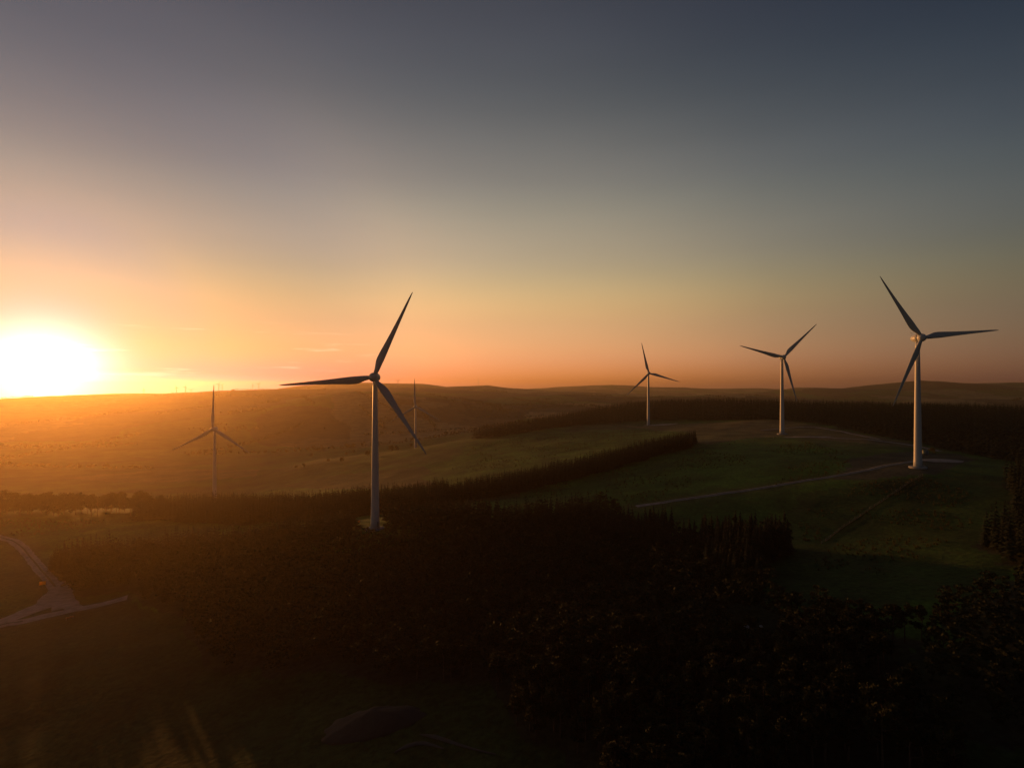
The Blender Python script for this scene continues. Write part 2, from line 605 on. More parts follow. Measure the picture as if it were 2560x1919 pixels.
def ground_mat():
    m, n, l, b = mat_new('pasture_and_moor')
    at = nd(n, 'ShaderNodeVertexColor', layer_name='cover')
    geo = nd(n, 'ShaderNodeNewGeometry')

    def noise(scale, det=6):
        q = nd(n, 'ShaderNodeTexNoise')
        q.inputs['Scale'].default_value = scale
        q.inputs['Detail'].default_value = det
        q.inputs['Roughness'].default_value = .6
        l.new(geo.outputs['Position'], q.inputs['Vector'])
        return q.outputs['Fac']

    def rng_(v, a, b2, lo, hi):
        q = nd(n, 'ShaderNodeMapRange')
        for k, x in zip(('From Min', 'From Max', 'To Min', 'To Max'), (a, b2, lo, hi)):
            q.inputs[k].default_value = x
        l.new(v, q.inputs['Value'])
        return q.outputs[0]
    f1 = rng_(noise(.045), .3, .7, .5, 1.5)
    f2 = rng_(noise(.6, 8), .3, .7, .55, 1.45)
    f3 = rng_(noise(.006, 4), .3, .7, .75, 1.3)
    f = vmath(n, l, 'MULTIPLY', vmath(n, l, 'MULTIPLY', f1, f2), f3)
    sc_ = nd(n, 'ShaderNodeVectorMath', operation='SCALE')
    l.new(at.outputs['Color'], sc_.inputs[0])
    l.new(f, sc_.inputs['Scale'])
    # dead straw-coloured grass showing through in patches
    mx = nd(n, 'ShaderNodeMix', data_type='RGBA')
    mx.inputs[7].default_value = (.070, .072, .022, 1)
    l.new(sc_.outputs[0], mx.inputs[6])
    l.new(rng_(noise(.11, 7), .52, .75, 0, .55), mx.inputs[0])
    l.new(mx.outputs[2], b.inputs['Base Color'])
    b.inputs['Roughness'].default_value = .95
    b.inputs['Specular IOR Level'].default_value = .1
    b1 = nd(n, 'ShaderNodeBump')
    b1.inputs['Strength'].default_value = .35
    b1.inputs['Distance'].default_value = .9
    l.new(noise(.55, 9), b1.inputs['Height'])
    l.new(b1.outputs[0], b.inputs['Normal'])
    return m


# ------------------------------------------------------------------ tracks (ground plan, needed for the land cover)
def smooth_line(pts, step=2.0):
    p = [np.array(q, float) for q in pts]
    p = [2 * p[0] - p[1]] + p + [2 * p[-1] - p[-2]]
    o = []
    for i in range(1, len(p) - 2):
        n = max(2, int(np.linalg.norm(p[i + 1] - p[i]) / step))
        for k in range(n):
            t = k / n
            o.append(.5 * ((2 * p[i]) + (-p[i - 1] + p[i + 1]) * t + (2 * p[i - 1] - 5 * p[i] + 4 * p[i + 1] - p[i + 2]) * t * t
                           + (-p[i - 1] + 3 * p[i] - 3 * p[i + 1] + p[i + 2]) * t ** 3))
    o.append(p[-2])
    return np.array(o)


TRK = dict(
    hill=[hit(*p) for p in [(1590, 1266), (1650, 1257), (1760, 1241), (1959, 1211), (2140, 1180), (2266, 1155), (2320, 1150)]],
    ridge=[hit(*p) for p in [(1985, 1091), (2042, 1093), (2110, 1096), (2176, 1099), (2283, 1114), (2350, 1128)]],
    crest=[hit(*p) for p in [(1900, 1076), (2013, 1067), (2070, 1073), (2122, 1083), (2200, 1099)]],
    farm=[hit(*p) for p in [(-60, 1330), (0, 1342), (40, 1356), (75, 1390), (110, 1432), (140, 1468), (152, 1500), (150, 1525)]],
    lane=[hit(*p) for p in [(-160, 1610), (0, 1566), (60, 1552), (120, 1540), (180, 1527), (250, 1512), (320, 1492)]],
)

# ------------------------------------------------------------------ woods (plan outlines, metres)
WOOD1 = [PD(*p) for p in [(174, 300), (300, 312), (405, 316), (648, 305), (891, 292), (1111, 290), (1300, 288), (1500, 285), (1600, 262),
                          (1680, 240), (1800, 236), (1960, 228), (1915, 195), (1900, 172), (1980, 158), (2150, 148), (2300, 140), (2330, 100), (2000, 88), (1750, 88), (1450, 92), (1350, 112),
                          (1250, 140), (1000, 150), (750, 158), (520, 172), (385, 222), (300, 244), (172, 258)]]
WOOD2 = [PD(*p) for p in [(345, 400), (520, 386), (700, 370), (900, 346), (1100, 326), (1125, 372), (900, 400), (700, 430), (520, 440), (345, 440)]]
WOOD3 = [PD(*p) for p in [(1100, 345), (1300, 372), (1500, 405), (1640, 440), (1740, 478), (1748, 500), (1620, 468), (1470, 430), (1280, 396), (1095, 368)]]
WOOD4 = [hit(*p) for p in [(1182, 1099), (1250, 1091), (1323, 1080), (1447, 1063), (1570, 1055)]] + [PD(*p) for p in [(1640, 860), (1760, 800), (1898, 710), (2030, 640), (2180, 520), (2330, 432),
                          (2450, 390), (2560, 352), (2800, 300), (3000, 500), (2800, 800), (2560, 930), (2300, 1000), (2000, 1080),
                          (1600, 1180), (1450, 1080), (1330, 980), (1240, 930), (1190, 860)]]
WOOD5 = [(147, 186), (176, 212), (208, 246), (240, 282), (276, 326), (350, 326), (250, 190), (190, 150)]
WOOD6 = [PD(*p) for p in [(2300, 128), (2350, 150), (2560, 165), (2800, 150), (2900, 88), (2560, 96), (2330, 108)]]
T1XY = PD(940, 275)

TURBS = [  # picture column of the base, depth, hub row, blade angles
    (938, 275, 943, 64.8, 'nearest wind turbine, standing in the dark plantation with its foot hidden by trees'),
    (2294, 322, 845, 5.5, 'large wind turbine at the right with sunlit nacelle and grey gravel pad'),
    (1955, 543, 893, 45.5, 'wind turbine second from the right, at the end of the ridge track'),
    (1621, 792, 933, 104.0, 'small wind turbine on the green hill above the dark shelterbelt'),
    (537, 560, 1072, 87.6, 'hazy wind turbine in the orange valley on the left, foot behind trees'),
    (1039, 890, 1016, 91.0, 'faint far wind turbine low on the slope behind the nearest turbine'),
]

# ------------------------------------------------------------------ ground sheet
ang = np.concatenate([np.arange(-180, -48, 4.0), np.arange(-48, 48, 0.14), np.arange(48, 180, 4.0)])
rad = np.concatenate([np.geomspace(8, 110, 14)[:-1], np.geomspace(110, 1500, 210)[:-1], np.geomspace(1500, 9700, 120)])
AA, RR = np.meshgrid(np.radians(ang), rad, indexing='ij')
gx, gy = (RR * np.sin(AA)).ravel(), (RR * np.cos(AA)).ravel()
gz = H(gx, gy)
cov = np.zeros((len(gx), 3))
r_ = np.hypot(gx, gy)
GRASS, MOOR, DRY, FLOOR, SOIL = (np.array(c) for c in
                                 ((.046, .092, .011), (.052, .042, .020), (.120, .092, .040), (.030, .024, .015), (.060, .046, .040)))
cov[:] = GRASS
nz = fbm(gx / 130 + 3, gy / 130 + 8, 4)
t = np.clip((nz - .02) * 4, 0, 1)[:, None] * .55
cov = cov * (1 - t) + MOOR * t
# the far country: a patchwork of moor, stubble, pasture and woods
cell = vnoise(np.floor(gx / 210 + 1.6 * fbm(gx / 500, gy / 500, 2)) * 7.31, np.floor(gy / 330 + 1.4 * fbm(gx / 600 + 5, gy / 600, 2)) * 3.77)
wd = fbm(gx / 520 + 30, gy / 640 + 2, 4)
farc = np.where(cell[:, None] > .14, DRY * 1.7, np.where(cell[:, None] > -.08, GRASS * 1.1, MOOR))
farc = np.where((wd > .16)[:, None], np.array((.016, .019, .010)), farc)
t = np.clip((r_ - 1050) / 250, 0, 1)[:, None]
cov = cov * (1 - t) + farc * t


def paint(poly, col, k=1.0, soft=0.0):
    global cov
    m = in_poly(gx + soft * fbm(gx / 17, gy / 17, 2), gy + soft * fbm(gx / 17 + 40, gy / 17, 2), poly)[:, None]
    cov = np.where(m, cov * (1 - k) + np.asarray(col) * k, cov)


paint([hit(*p) for p in [(1560, 1064), (1700, 1060), (1850, 1052), (1960, 1050), (2020, 1060), (2130, 1080), (2290, 1110), (2280, 1120),
                         (2060, 1100), (1980, 1090), (1870, 1096), (1770, 1112), (1745, 1108), (1700, 1080)]], DRY, .75)
paint([hit(*p) for p in [(2120, 1150), (2200, 1134), (2290, 1128), (2400, 1136), (2440, 1150), (2340, 1186), (2180, 1200), (2080, 1196)]], SOIL, .8)
paint([hit(*p) for p in [(1050, 1265), (1250, 1222), (1400, 1200), (1380, 1220), (1280, 1245), (1180, 1260)]], MOOR, .7)
paint([hit(*p) for p in [(700, 1215), (860, 1185), (1060, 1165), (1100, 1190), (1080, 1215), (880, 1222)]], MOOR, .8)
paint([hit(*p) for p in [(690, 1112), (780, 1094), (930, 1098), (900, 1112), (760, 1120)]], DRY, .9)
paint([hit(*p) for p in [(160, 1195), (420, 1170), (650, 1172), (640, 1190), (330, 1206)]], DRY, .7)
BRIGHT_PASTURE = np.array((.056, .122, .012))  # hill fields painted brighter and greener to stand for sunlight on them
paint([hit(*p) for p in [(1130, 1272), (1420, 1190), (1760, 1118), (1960, 1092), (2120, 1130), (2080, 1192), (1640, 1262), (1300, 1285)]], BRIGHT_PASTURE, .75, 25.0)
paint([hit(*p) for p in [(1060, 1190), (1190, 1104), (1560, 1072), (1740, 1080), (1600, 1118), (1350, 1165), (1130, 1220)]], BRIGHT_PASTURE, .7, 25.0)
paint([hit(*p) for p in [(-20, 1292), (340, 1300), (190, 1365), (150, 1450), (60, 1372), (-20, 1340)]], BRIGHT_PASTURE, .6, 12.0)
paint([hit(*p) for p in [(1900, 1330), (2040, 1230), (2300, 1196), (2560, 1190), (2560, 1500), (2000, 1520), (1880, 1440)]], (.026, .044, .009), .75, 14.0)  # lower-right field: shade painted in as a darker grass colour
SHADED_ROUGH = np.array((.024, .027, .010))  # rough foreground, its shade painted into the ground colour
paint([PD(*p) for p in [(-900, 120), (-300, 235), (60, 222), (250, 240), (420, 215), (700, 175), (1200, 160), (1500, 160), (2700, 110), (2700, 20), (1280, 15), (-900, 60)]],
      SHADED_ROUGH, .8, 20.0)
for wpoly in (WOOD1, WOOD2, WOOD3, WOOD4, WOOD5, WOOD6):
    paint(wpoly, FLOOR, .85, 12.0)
cov = np.where((np.hypot(gx - T1XY[0], gy - T1XY[1]) < 30)[:, None], GRASS, cov)
for k_, w_ in (('hill', 7), ('ridge', 7), ('crest', 9), ('farm', 8), ('lane', 8)):
    d_ = seg_dist(gx, gy, [tuple(q) for q in smooth_line(TRK[k_], 8)])
    tt = np.clip(1.3 - d_ / w_, 0, 1)[:, None] * .6
    cov = cov * (1 - tt) + DRY * .8 * tt
nA, nR = len(ang), len(rad)
ii, jj = np.meshgrid(np.arange(nA), np.arange(nR - 1), indexing='ij')
i2 = (ii + 1) % nA
Q = np.stack([ii * nR + jj, i2 * nR + jj, i2 * nR + jj + 1, ii * nR + jj + 1], -1).reshape(-1, 4)[:, ::-1]
Vg = np.c_[gx, gy, gz]
nv = len(Vg)
Vg = np.concatenate([Vg, [[0, 0, Vg[::nR][:, 2].mean()]]])
cap = np.array([(nv, i * nR, ((i + 1) % nA) * nR) for i in range(nA)])[:, ::-1]
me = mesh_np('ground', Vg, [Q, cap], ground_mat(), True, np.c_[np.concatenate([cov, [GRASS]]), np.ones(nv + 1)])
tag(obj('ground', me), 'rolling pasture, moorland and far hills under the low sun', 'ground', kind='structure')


def strip(name, line, width, label, lift=.14):
    p = smooth_line(line, 2.0)
    t = np.gradient(p, axis=0)
    t /= np.linalg.norm(t, axis=1)[:, None] + 1e-9
    nrm = np.c_[-t[:, 1], t[:, 0]]
    k = 5
    if not np.isscalar(width):
        width = np.interp(np.linspace(0, 1, len(p)), np.linspace(0, 1, len(width)), width)
    rows = []
    for i, u in enumerate(np.linspace(-.5, .5, k)):
        wob = 1 + .22 * fbm(p[:, 0] / 4 + 3 * i, p[:, 1] / 4, 3)
        q = p + nrm * (u * width * wob)[:, None]
        z = H(q[:, 0], q[:, 1]) + lift - (.10 if abs(u) > .4 else 0)
        rows.append(np.c_[q, z])
    n = len(p)
    V = np.concatenate(rows)
    Qs = [(i * n + j, i * n + j + 1, (i + 1) * n + j + 1, (i + 1) * n + j) for i in range(k - 1) for j in range(n - 1)]
    return tag(obj(name, mesh_np(name, V, np.array(Qs), M['track'], True)), label, 'track', kind='structure')


def verge(line, width, lift=.2):
    o = strip('grass_strip', line, width, 'broken strip of grass along the middle of a gravel track', lift)
    o.data.materials[0] = M['midgrass']
    o['category'] = 'grass'


M['midgrass'] = plain('worn_grass', (.055, .06, .02), .95, .5, .4, .4)


def patch(name, cx, cy, rx, ry, rz, label, mat, lift=.16, seed=0):
    n = 40
    a = np.arange(n) * 2 * math.pi / n
    k = 1 + .22 * fbm(np.cos(a) * 1.5 + seed, np.sin(a) * 1.5, 3)
    rings = []
    for s in (.02, .35, .7, 1.0):
        x, y = rx * s * k * np.cos(a), ry * s * k * np.sin(a)
        X, Y = cx + x * math.cos(rz) - y * math.sin(rz), cy + x * math.sin(rz) + y * math.cos(rz)
        rings.append(np.c_[X, Y, H(X, Y) + lift - (.1 if s == 1 else 0)])
    mb = MB()
    mb.loft(rings, caps=False)
    return tag(obj(name, mb.build(name, mat, True)), label, 'track', kind='structure')


strip('path', TRK['hill'], 3.6, 'pale gravel track climbing to the right-hand turbine')
strip('path', TRK['ridge'], 4.2, 'gravel track along the ridge between the two right turbines', .18)
strip('path', TRK['crest'], 3.6, 'sandy track beside the far conifer wood', .22)
strip('path', TRK['farm'], 5.4, 'curving farm track at the left edge', .18)
verge(TRK['farm'][:-2], .9, .25)
verge(TRK['lane'][:3], .9, .28)
verge(TRK['hill'][1:-1], .7, .22)
strip('path', TRK['lane'], 6.4, 'stony lane running under the trees at lower left', .14)
strip('path', [hit(*p) for p in [(-60, 1572), (0, 1558), (72, 1530), (124, 1510), (145, 1484), (150, 1456)]], [8, 8.5, 10.5, 11, 8, 4.5],
      'worn gravel fanning out at the track junction', .22)
strip('path', [hit(*p) for p in [(148, 1470), (162, 1490), (178, 1512), (196, 1526)]], [4, 6, 6, 5], 'gravel corner where the farm track meets the lane', .26)
c = hit(2352, 1151)
patch('path', c[0], c[1], 13, 8.5, .1, 'grey gravel crane pad beside the right turbine', M['track'], .25, 8)
c = hit(2020, 1092)
patch('path', c[0], c[1], 20, 6, -.15, 'gravel pad beside the ridge turbine', M['track'], .26, 5)
c = hit(1650, 1062)
patch('path', c[0], c[1], 22, 10, 0, 'gravel pad beside the small hill turbine', M['track'], .26, 6)


# ------------------------------------------------------------------ wind turbines
HUB_H, BL = 70.0, 42.0


def naca(n, thick, blunt):
    a = np.arange(n) * 2 * math.pi / n
    x = .5 * (1 + np.cos(a))
    yt = 5 * thick * (.2969 * np.sqrt(x) - .126 * x - .3516 * x ** 2 + .2843 * x ** 3 - .1015 * x ** 4)
    af = np.c_[x - .32, np.where(np.sin(a) >= 0, yt, -yt)]
    ci = np.c_[.5 * np.cos(a), .5 * np.sin(a)]
    return af * (1 - blunt) + ci * blunt


CS = np.linspace(0, 1, 400)
CC = np.interp(CS, [0, .05, .09, .13, .17, .21, .26, .32, .4, .5, .6, .7, .8, .9, .96, 1],
               [1.95, 2.0, 2.5, 3.2, 3.75, 3.9, 3.75, 3.4, 2.9, 2.4, 2.0, 1.62, 1.3, .98, .7, .2])
_k = np.hanning(31)
CC = np.convolve(np.pad(CC, 15, mode='edge'), _k / _k.sum(), mode='valid')


def blade_mesh(seg=18, st=34, fat=1.0):
    mb = MB()
    rings = []
    for i in range(st):
        u = i / (st - 1)
        r = 1.5 + (BL - 1.5) * u ** 1.15
        s = r / BL
        ch = float(np.interp(s, CS, CC))
        bl = max(0.0, min(1.0, 1 - (s - .05) / .13))
        bl = bl * bl * (3 - 2 * bl)
        th = .40 - .24 * min(1, s * 1.7)
        sec = naca(seg, th, bl) * ch * fat
        tw = R(13 * (1 - s) ** 2.2 + 3)
        cx_, ty = sec[:, 0], sec[:, 1]
        zz = cx_ * math.cos(tw) - ty * math.sin(tw)
        yy = cx_ * math.sin(tw) + ty * math.cos(tw)
        bend = -1.6 * s ** 2
        rings.append(np.c_[np.full(seg, r), yy + bend, zz])
    mb.loft(rings)
    return mb.build('blade', M['blade'], True)


ME = {}
mb = MB()
prof, cuts = [], [0, .3, .62, 1.0]
for i in range(25):
    u = i / 24
    prof.append((2.02 * (1 - u) + 1.08 * u + .10 * max(0, 1 - u * 14), (HUB_H - 1.6) * u))
mb.lathe(prof, 32)
ME['tower'] = mb.build('tower', M['paint'], True)
for k, c_ in enumerate((.3, .62)):
    mb = MB()
    rr = 2.02 * (1 - c_) + 1.08 * c_
    h = (HUB_H - 1.6) * c_
    mb.lathe([(rr + .01, h - .09), (rr + .05, h - .07), (rr + .05, h + .07), (rr + .01, h + .09)], 32)
    ME['flange%d' % k] = mb.build('flange', M['paint'], True)
mb = MB()
mb.lathe([(4.3, -.9), (4.3, .18), (3.9, .26), (2.3, .30)], 32)
ME['foundation'] = mb.build('foundation', M['concrete'])
mb = MB()
mb.box((0, -2.12, 2.3), (.95, .14, 2.2))
mb.box((0, -2.5, 1.12), (1.2, .9, .12))
for k in range(5):
    mb.box((0, -3.05 - .24 * k, 1.0 - .2 * k), (1.1, .26, .06))
ME['door'] = mb.build('door', M['door'])
mb = MB()
y0, y1 = -1.9, 5.2
pr = [(.25, y0 - .05), (1.5, y0)]
for i in range(1, 16):
    u = i / 15
    pr.append((max(.12, 2.2 * (math.sin(math.pi * min(1, .30 + .70 * u)) ** .55 if u < 1 else .05) * (1 if u > .12 else .92 + .08 * u / .12)), y0 + (y1 - y0) * u))
mb.lathe(pr, 28, 'y')
ME['nacelle'] = mb.build('nacelle', M['paint'], True)
mb = MB()
mb.tube([(0, 4.6, 1.6), (0, 4.6, 3.4)], [.06, .04], 6)
mb.tube([(-.7, 4.6, 3.1), (.7, 4.6, 3.1)], [.03, .03], 5)
mb.box((.7, 4.6, 3.3), (.16, .16, .4))
mb.box((-.7, 4.6, 3.25), (.12, .4, .3))
ME['wind_vane'] = mb.build('wind_vane', M['galv'])
mb = MB()
mb.lathe([(.05, -5.7), (.8, -5.5), (1.45, -5.1), (1.9, -4.5), (2.12, -3.8), (2.15, -3.1), (2.05, -2.4), (1.6, -2.05)], 28, 'y')
ME['spinner'] = mb.build('spinner', M['paint'], True)
ME['blade'] = blade_mesh()
ME['blade_far'] = blade_mesh(8, 12, 1.5)
ME['blade_far'].materials[0] = M['matte'] = plain('far_matte_paint', (.34, .34, .33), 1.0, .1, .5)  # darker, fully matte copy of the turbine paint for the far turbines
M['matte'].node_tree.nodes['Principled BSDF'].inputs['Specular IOR Level'].default_value = 0.0
mb = MB()
mb.lathe([(3.6, -90), (3.3, 0), (2.7, 35), (2.0, 68.4)], 10)
ME['tower_far'] = mb.build('tower', M['matte'], True)
for k in ('nacelle', 'spinner'):
    ME[k + '_far'] = ME[k].copy()
    ME[k + '_far'].materials[0] = M['matte']


def turbine(x, y, z, ang0, label, group, far=False, scale=1.0, yaw=0.0, reach=1.0):
    e = obj('wind_turbine', None, loc=(x, y, z), scale=(scale,) * 3, rot=(0, 0, yaw))
    e.empty_display_size = 5
    tag(e, label, 'wind turbine', group)
    if far:
        obj('tower', ME['tower_far'], e)
    else:
        t_ = obj('tower', ME['tower'], e)
        obj('flange', ME['flange0'], t_)
        obj('flange', ME['flange1'], t_)
        obj('door', ME['door'], t_, rot=(0, 0, .9))
        obj('foundation', ME['foundation'], e)
    n_ = obj('nacelle', ME['nacelle_far' if far else 'nacelle'], e, loc=(0, 0, HUB_H))
    if not far:
        obj('wind_vane', ME['wind_vane'], n_)
    obj('spinner', ME['spinner_far' if far else 'spinner'], e, loc=(0, 0, HUB_H))
    for k in range(3):
        obj('blade', ME['blade_far' if far else 'blade'], e, loc=(0, -3.6, HUB_H), rot=(0, -R(ang0 + 120 * k), 0), scale=(reach, .92 * reach, .92 * reach))
    return e


for px, D, hub, a0, lab in TURBS:
    z = EYE - (hub - YH) / F * D - HUB_H
    turbine((px - CX) / F * D, D, z, a0, lab, 'turbines of the wind farm', reach={275: 1.02, 322: .96}.get(D, 1.0))
FAR = [  # column, hub row, blade length px, angle, label
    (360, 974, 8.0, 100, 'tiny far wind turbine nearest the sun on the skyline'),
    (431, 981, 8.0, 128, 'far turbine of which only two blade tips clear the hill'),
    (441, 968.7, 9.3, 103, 'tiny far wind turbine, left one of the close skyline trio'),
    (464, 966.4, 9.0, 70, 'tiny far wind turbine, middle of the close skyline trio'),
    (478, 975, 9.5, 34, 'tiny far wind turbine sunk behind the hill, right of the trio'),
    (547, 960.5, 9.0, 57, 'tiny far wind turbine just right of the valley turbine blade tip'),
    (555.4, 962.7, 7.5, 42, 'tiny far wind turbine, right one of a skyline pair'),
    (632, 962.7, 8.0, 100, 'tiny far wind turbine left of the long blade tip'),
    (647, 960, 9.0, 38, 'tiny far wind turbine with blades in a Y on the skyline'),
    (660, 972.4, 8.0, 33, 'far turbine showing only its rotor above the hill crest'),
    (831, 955, 7.0, 95, 'tiny far wind turbine under the left blade of the nearest turbine'),
    (851, 955.5, 7.0, 88, 'tiny far wind turbine left of the nearest turbine hub'),
    (995, 952, 8.7, 30, 'lone tiny turbine on the crest between the two nearer turbines'),
]
for px, hub, rr, a0, lab in FAR:
    D = (BL * .62) * F / rr * (.86 if px < 700 else 1.0)
    z = EYE - (hub - YH) / F * D - HUB_H * .62 * (.86 if px < 700 else 1.0)
    turbine((px - CX) / F * D, D, z, a0, lab, 'far turbines along the skyline', True, .62 * (.86 if px < 700 else 1.0))


# ------------------------------------------------------------------ trees
def cards(c, rad, n, size, flat=1.0, r=None):
    r = r or rng
    p = r.normal(size=(n, 3))
    p /= np.linalg.norm(p, axis=1)[:, None]
    p *= (r.random((n, 1)) ** .4) * np.array(rad)
    u = r.normal(size=(n, 3)) * np.array((1, 1, .55 * flat))
    u /= np.linalg.norm(u, axis=1)[:, None]
    v = np.cross(u, r.normal(size=(n, 3)))
    v /= np.linalg.norm(v, axis=1)[:, None] + 1e-9
    s = size * (.6 + .8 * r.random((n, 1)))
    c0 = np.array(c) + p
    V = np.stack([c0 - u * s, c0 + v * s * .55, c0 + u * s, c0 - v * s * .55], 1).reshape(-1, 3)
    return V, np.arange(4 * n).reshape(-1, 4)


def spruce(h, w, tiers, fr, seed, lean=False):
    r = np.random.default_rng(seed)
    mb = MB()
    for i in range(tiers):
        u = i / tiers
        z = h * (.10 + .88 * u)
        L = w * (1 - u) ** .85 * (.8 + .35 * r.random()) + .12
        off = r.random() * 6.28
        for k in range(fr):
            a = off + k * 6.283 / fr + r.normal() * .15
            l_ = L * (.75 + .45 * r.random())
            d = np.array((math.cos(a), math.sin(a), 0))
            s = np.array((-math.sin(a), math.cos(a), 0))
            hw = l_ * .34 + .1
            z0, dz = z + .06 * h * r.random(), l_ * (.30 + .2 * r.random())
            V = [np.array((0, 0, z0 + .25)), d * l_ * .55 + s * hw + (0, 0, z0 - dz * .45), d * l_ + (0, 0, z0 - dz * .7),
                 d * l_ * .55 - s * hw + (0, 0, z0 - dz * .45), d * l_ * .55 + (0, 0, z0 + .05 * l_)]
            mb.add(V, T=[(0, 1, 2), (0, 2, 3)] if lean else [(0, 1, 4), (1, 2, 4), (2, 3, 4), (3, 0, 4)])
    a = np.arange(5) * 2 * math.pi / 5
    mb.loft([np.c_[.10 * np.cos(a), .10 * np.sin(a), np.full(5, h * .93)], np.c_[.01 * np.cos(a), .01 * np.sin(a), np.full(5, h * 1.03)]])
    return mb


def trunk_mesh(h, r0, seed, limbs=0, name='trunk', crown=None):
    r = np.random.default_rng(seed)
    mb = MB()
    n = 6
    pts = [np.array((.25 * r.normal() * i / n, .25 * r.normal() * i / n, h * i / (n - 1) - (.5 if i == 0 else 0))) for i in range(n)]
    mb.tube(pts, [r0 * (1 - .75 * i / (n - 1)) for i in range(n)], 6)
    for k in range(limbs):
        a = k * 2.4 + r.random()
        i = 2 + k % 3
        b = pts[i]
        l_ = h * (.16 + .12 * r.random())
        e = b + np.array((math.cos(a) * l_, math.sin(a) * l_, l_ * (.35 + .4 * r.random())))
        mb.tube([b, (b + e) / 2 + (0, 0, -.08 * l_), e], [r0 * .32, r0 * .22, r0 * .08], 4)
    return mb.build(name, M['bark'])


def pine_crown(h, w, bare, clumps, per, size, seed, mat, flat=.55):
    r = np.random.default_rng(seed)
    mb = MB()
    for k in range(clumps):
        a, q = r.random() * 6.28, r.random() ** .5
        zz = bare + (h - bare) * (.12 + .8 * r.random() ** .8)
        env = math.sqrt(max(.08, 1 - ((zz - bare) / (h - bare) * 1.05 - .42) ** 2 / .42))
        rr = w * q * env * .8
        cr_ = w * (.24 + .18 * r.random())
        V, Qd = cards((rr * math.cos(a), rr * math.sin(a), min(zz, h - cr_ * flat)), (cr_, cr_, cr_ * flat), per, size, flat, r)
        mb.add(V, Q=Qd)
    return mb


SPR = []
for k in range(5):
    h = 10.5 + .9 * k
    SPR.append((spruce(h, 2.1 + .12 * k, 13, 9, 100 + k).build('crown', M['needles']), trunk_mesh(h * .95, .17, 200 + k), h))
SPR_LO = [spruce(10.5 + k, 2.05 + .12 * k, 8, 6, 300 + k).arrays() for k in range(4)]
SPR_BELT = [spruce(10.5 + k, 2.3 + .12 * k, 9, 6, 315 + k, True).arrays() for k in range(4)]
SPR_FAR = [spruce(11 + k, 2.5 + .15 * k, 5, 5, 330 + k, True).arrays() for k in range(3)]
PIN = []
for k in range(5):
    h = 8.6 + .7 * k
    PIN.append((pine_crown(h, 2.35 + .15 * k, 2.6, 17, 46, .34, 400 + k, M['pine'], .7).build('crown', M['pine']),
                trunk_mesh(h * .9, .19, 500 + k, 6), h))
PIN_LO = [pine_crown(8.6 + .7 * k, 2.35 + .15 * k, 2.6, 13, 11, .50, 600 + k, M['pine'], .7).arrays() for k in range(4)]


def thing_tree(name, crown, trunk, x, y, s, label, cat, group, rz=None, sz=1.0, sink=.1):
    e = obj(name, None, loc=(x, y, Hs(x, y) - sink), rot=(0, 0, random.random() * 6.28 if rz is None else rz), scale=(s, s, s * sz))
    tag(e, label, cat, group)
    obj('trunk', trunk, e)
    obj('crown', crown, e)
    return e


def scatter(poly, step, seed, jit=.42, warp=0.0):
    r = np.random.default_rng(seed)
    P_ = np.array(poly)
    x0, y0, x1, y1 = P_[:, 0].min(), P_[:, 1].min(), P_[:, 0].max(), P_[:, 1].max()
    X, Y = np.meshgrid(np.arange(x0, x1, step), np.arange(y0, y1, step))
    X = X.ravel() + r.uniform(-jit, jit, X.size) * step
    Y = Y.ravel() + r.uniform(-jit, jit, Y.size) * step
    m = in_poly(X + warp * fbm(X / 17, Y / 17, 2), Y + warp * fbm(X / 17 + 40, Y / 17, 2), poly)
    return X[m], Y[m]


def wood(name, lods, X, Y, S, label, mat, seed):
    r = np.random.default_rng(seed)
    Vs, Ts, Qs, n = [], [], [], 0
    Z = H(X, Y)
    for k in range(len(X)):
        V, Fa = lods[int(r.integers(len(lods)))]
        a = r.random() * 6.283
        c_, s_ = math.cos(a), math.sin(a)
        q = S[k] * (.9 + .2 * r.random())
        Vs.append(np.c_[(V[:, 0] * c_ - V[:, 1] * s_) * q + X[k], (V[:, 0] * s_ + V[:, 1] * c_) * q + Y[k], V[:, 2] * S[k] + Z[k] - .1])
        for f in Fa:
            (Ts if f.shape[1] == 3 else Qs).append(f + n)
        n += len(V)
    Fa = [np.concatenate(t_) for t_ in (Ts, Qs) if t_]
    return tag(obj(name, mesh_np(name, np.concatenate(Vs), Fa, mat)), label, 'wood', kind='stuff')


# foreground plantation: pines with a belt of spruces along its far edge
GAP = hit(1880, 1590)


def wood1(step, seed):
    X, Y = scatter(WOOD1, step, seed, .42, 14.0)
    dT = np.hypot(X - T1XY[0], Y - T1XY[1])
    keep = (dT > 10) & ~((np.abs(X - T1XY[0] + 7) < 7) & (Y > 256) & (Y < 302))
    keep &= ~((np.abs(X / Y * F - (T1XY[0] / T1XY[1] * F)) < 26) & (Y > 246) & (Y < 275))
    keep &= seg_dist(X, Y, lane_) > 5.5
    keep &= np.hypot(X - GAP[0], (Y - GAP[1]) * .6) > 6
    X, Y = X[keep], Y[keep]
    return X, Y, seg_dist(X, Y, WOOD1[:13]) < 20 + 8 * fbm(X / 25, Y / 25, 2)


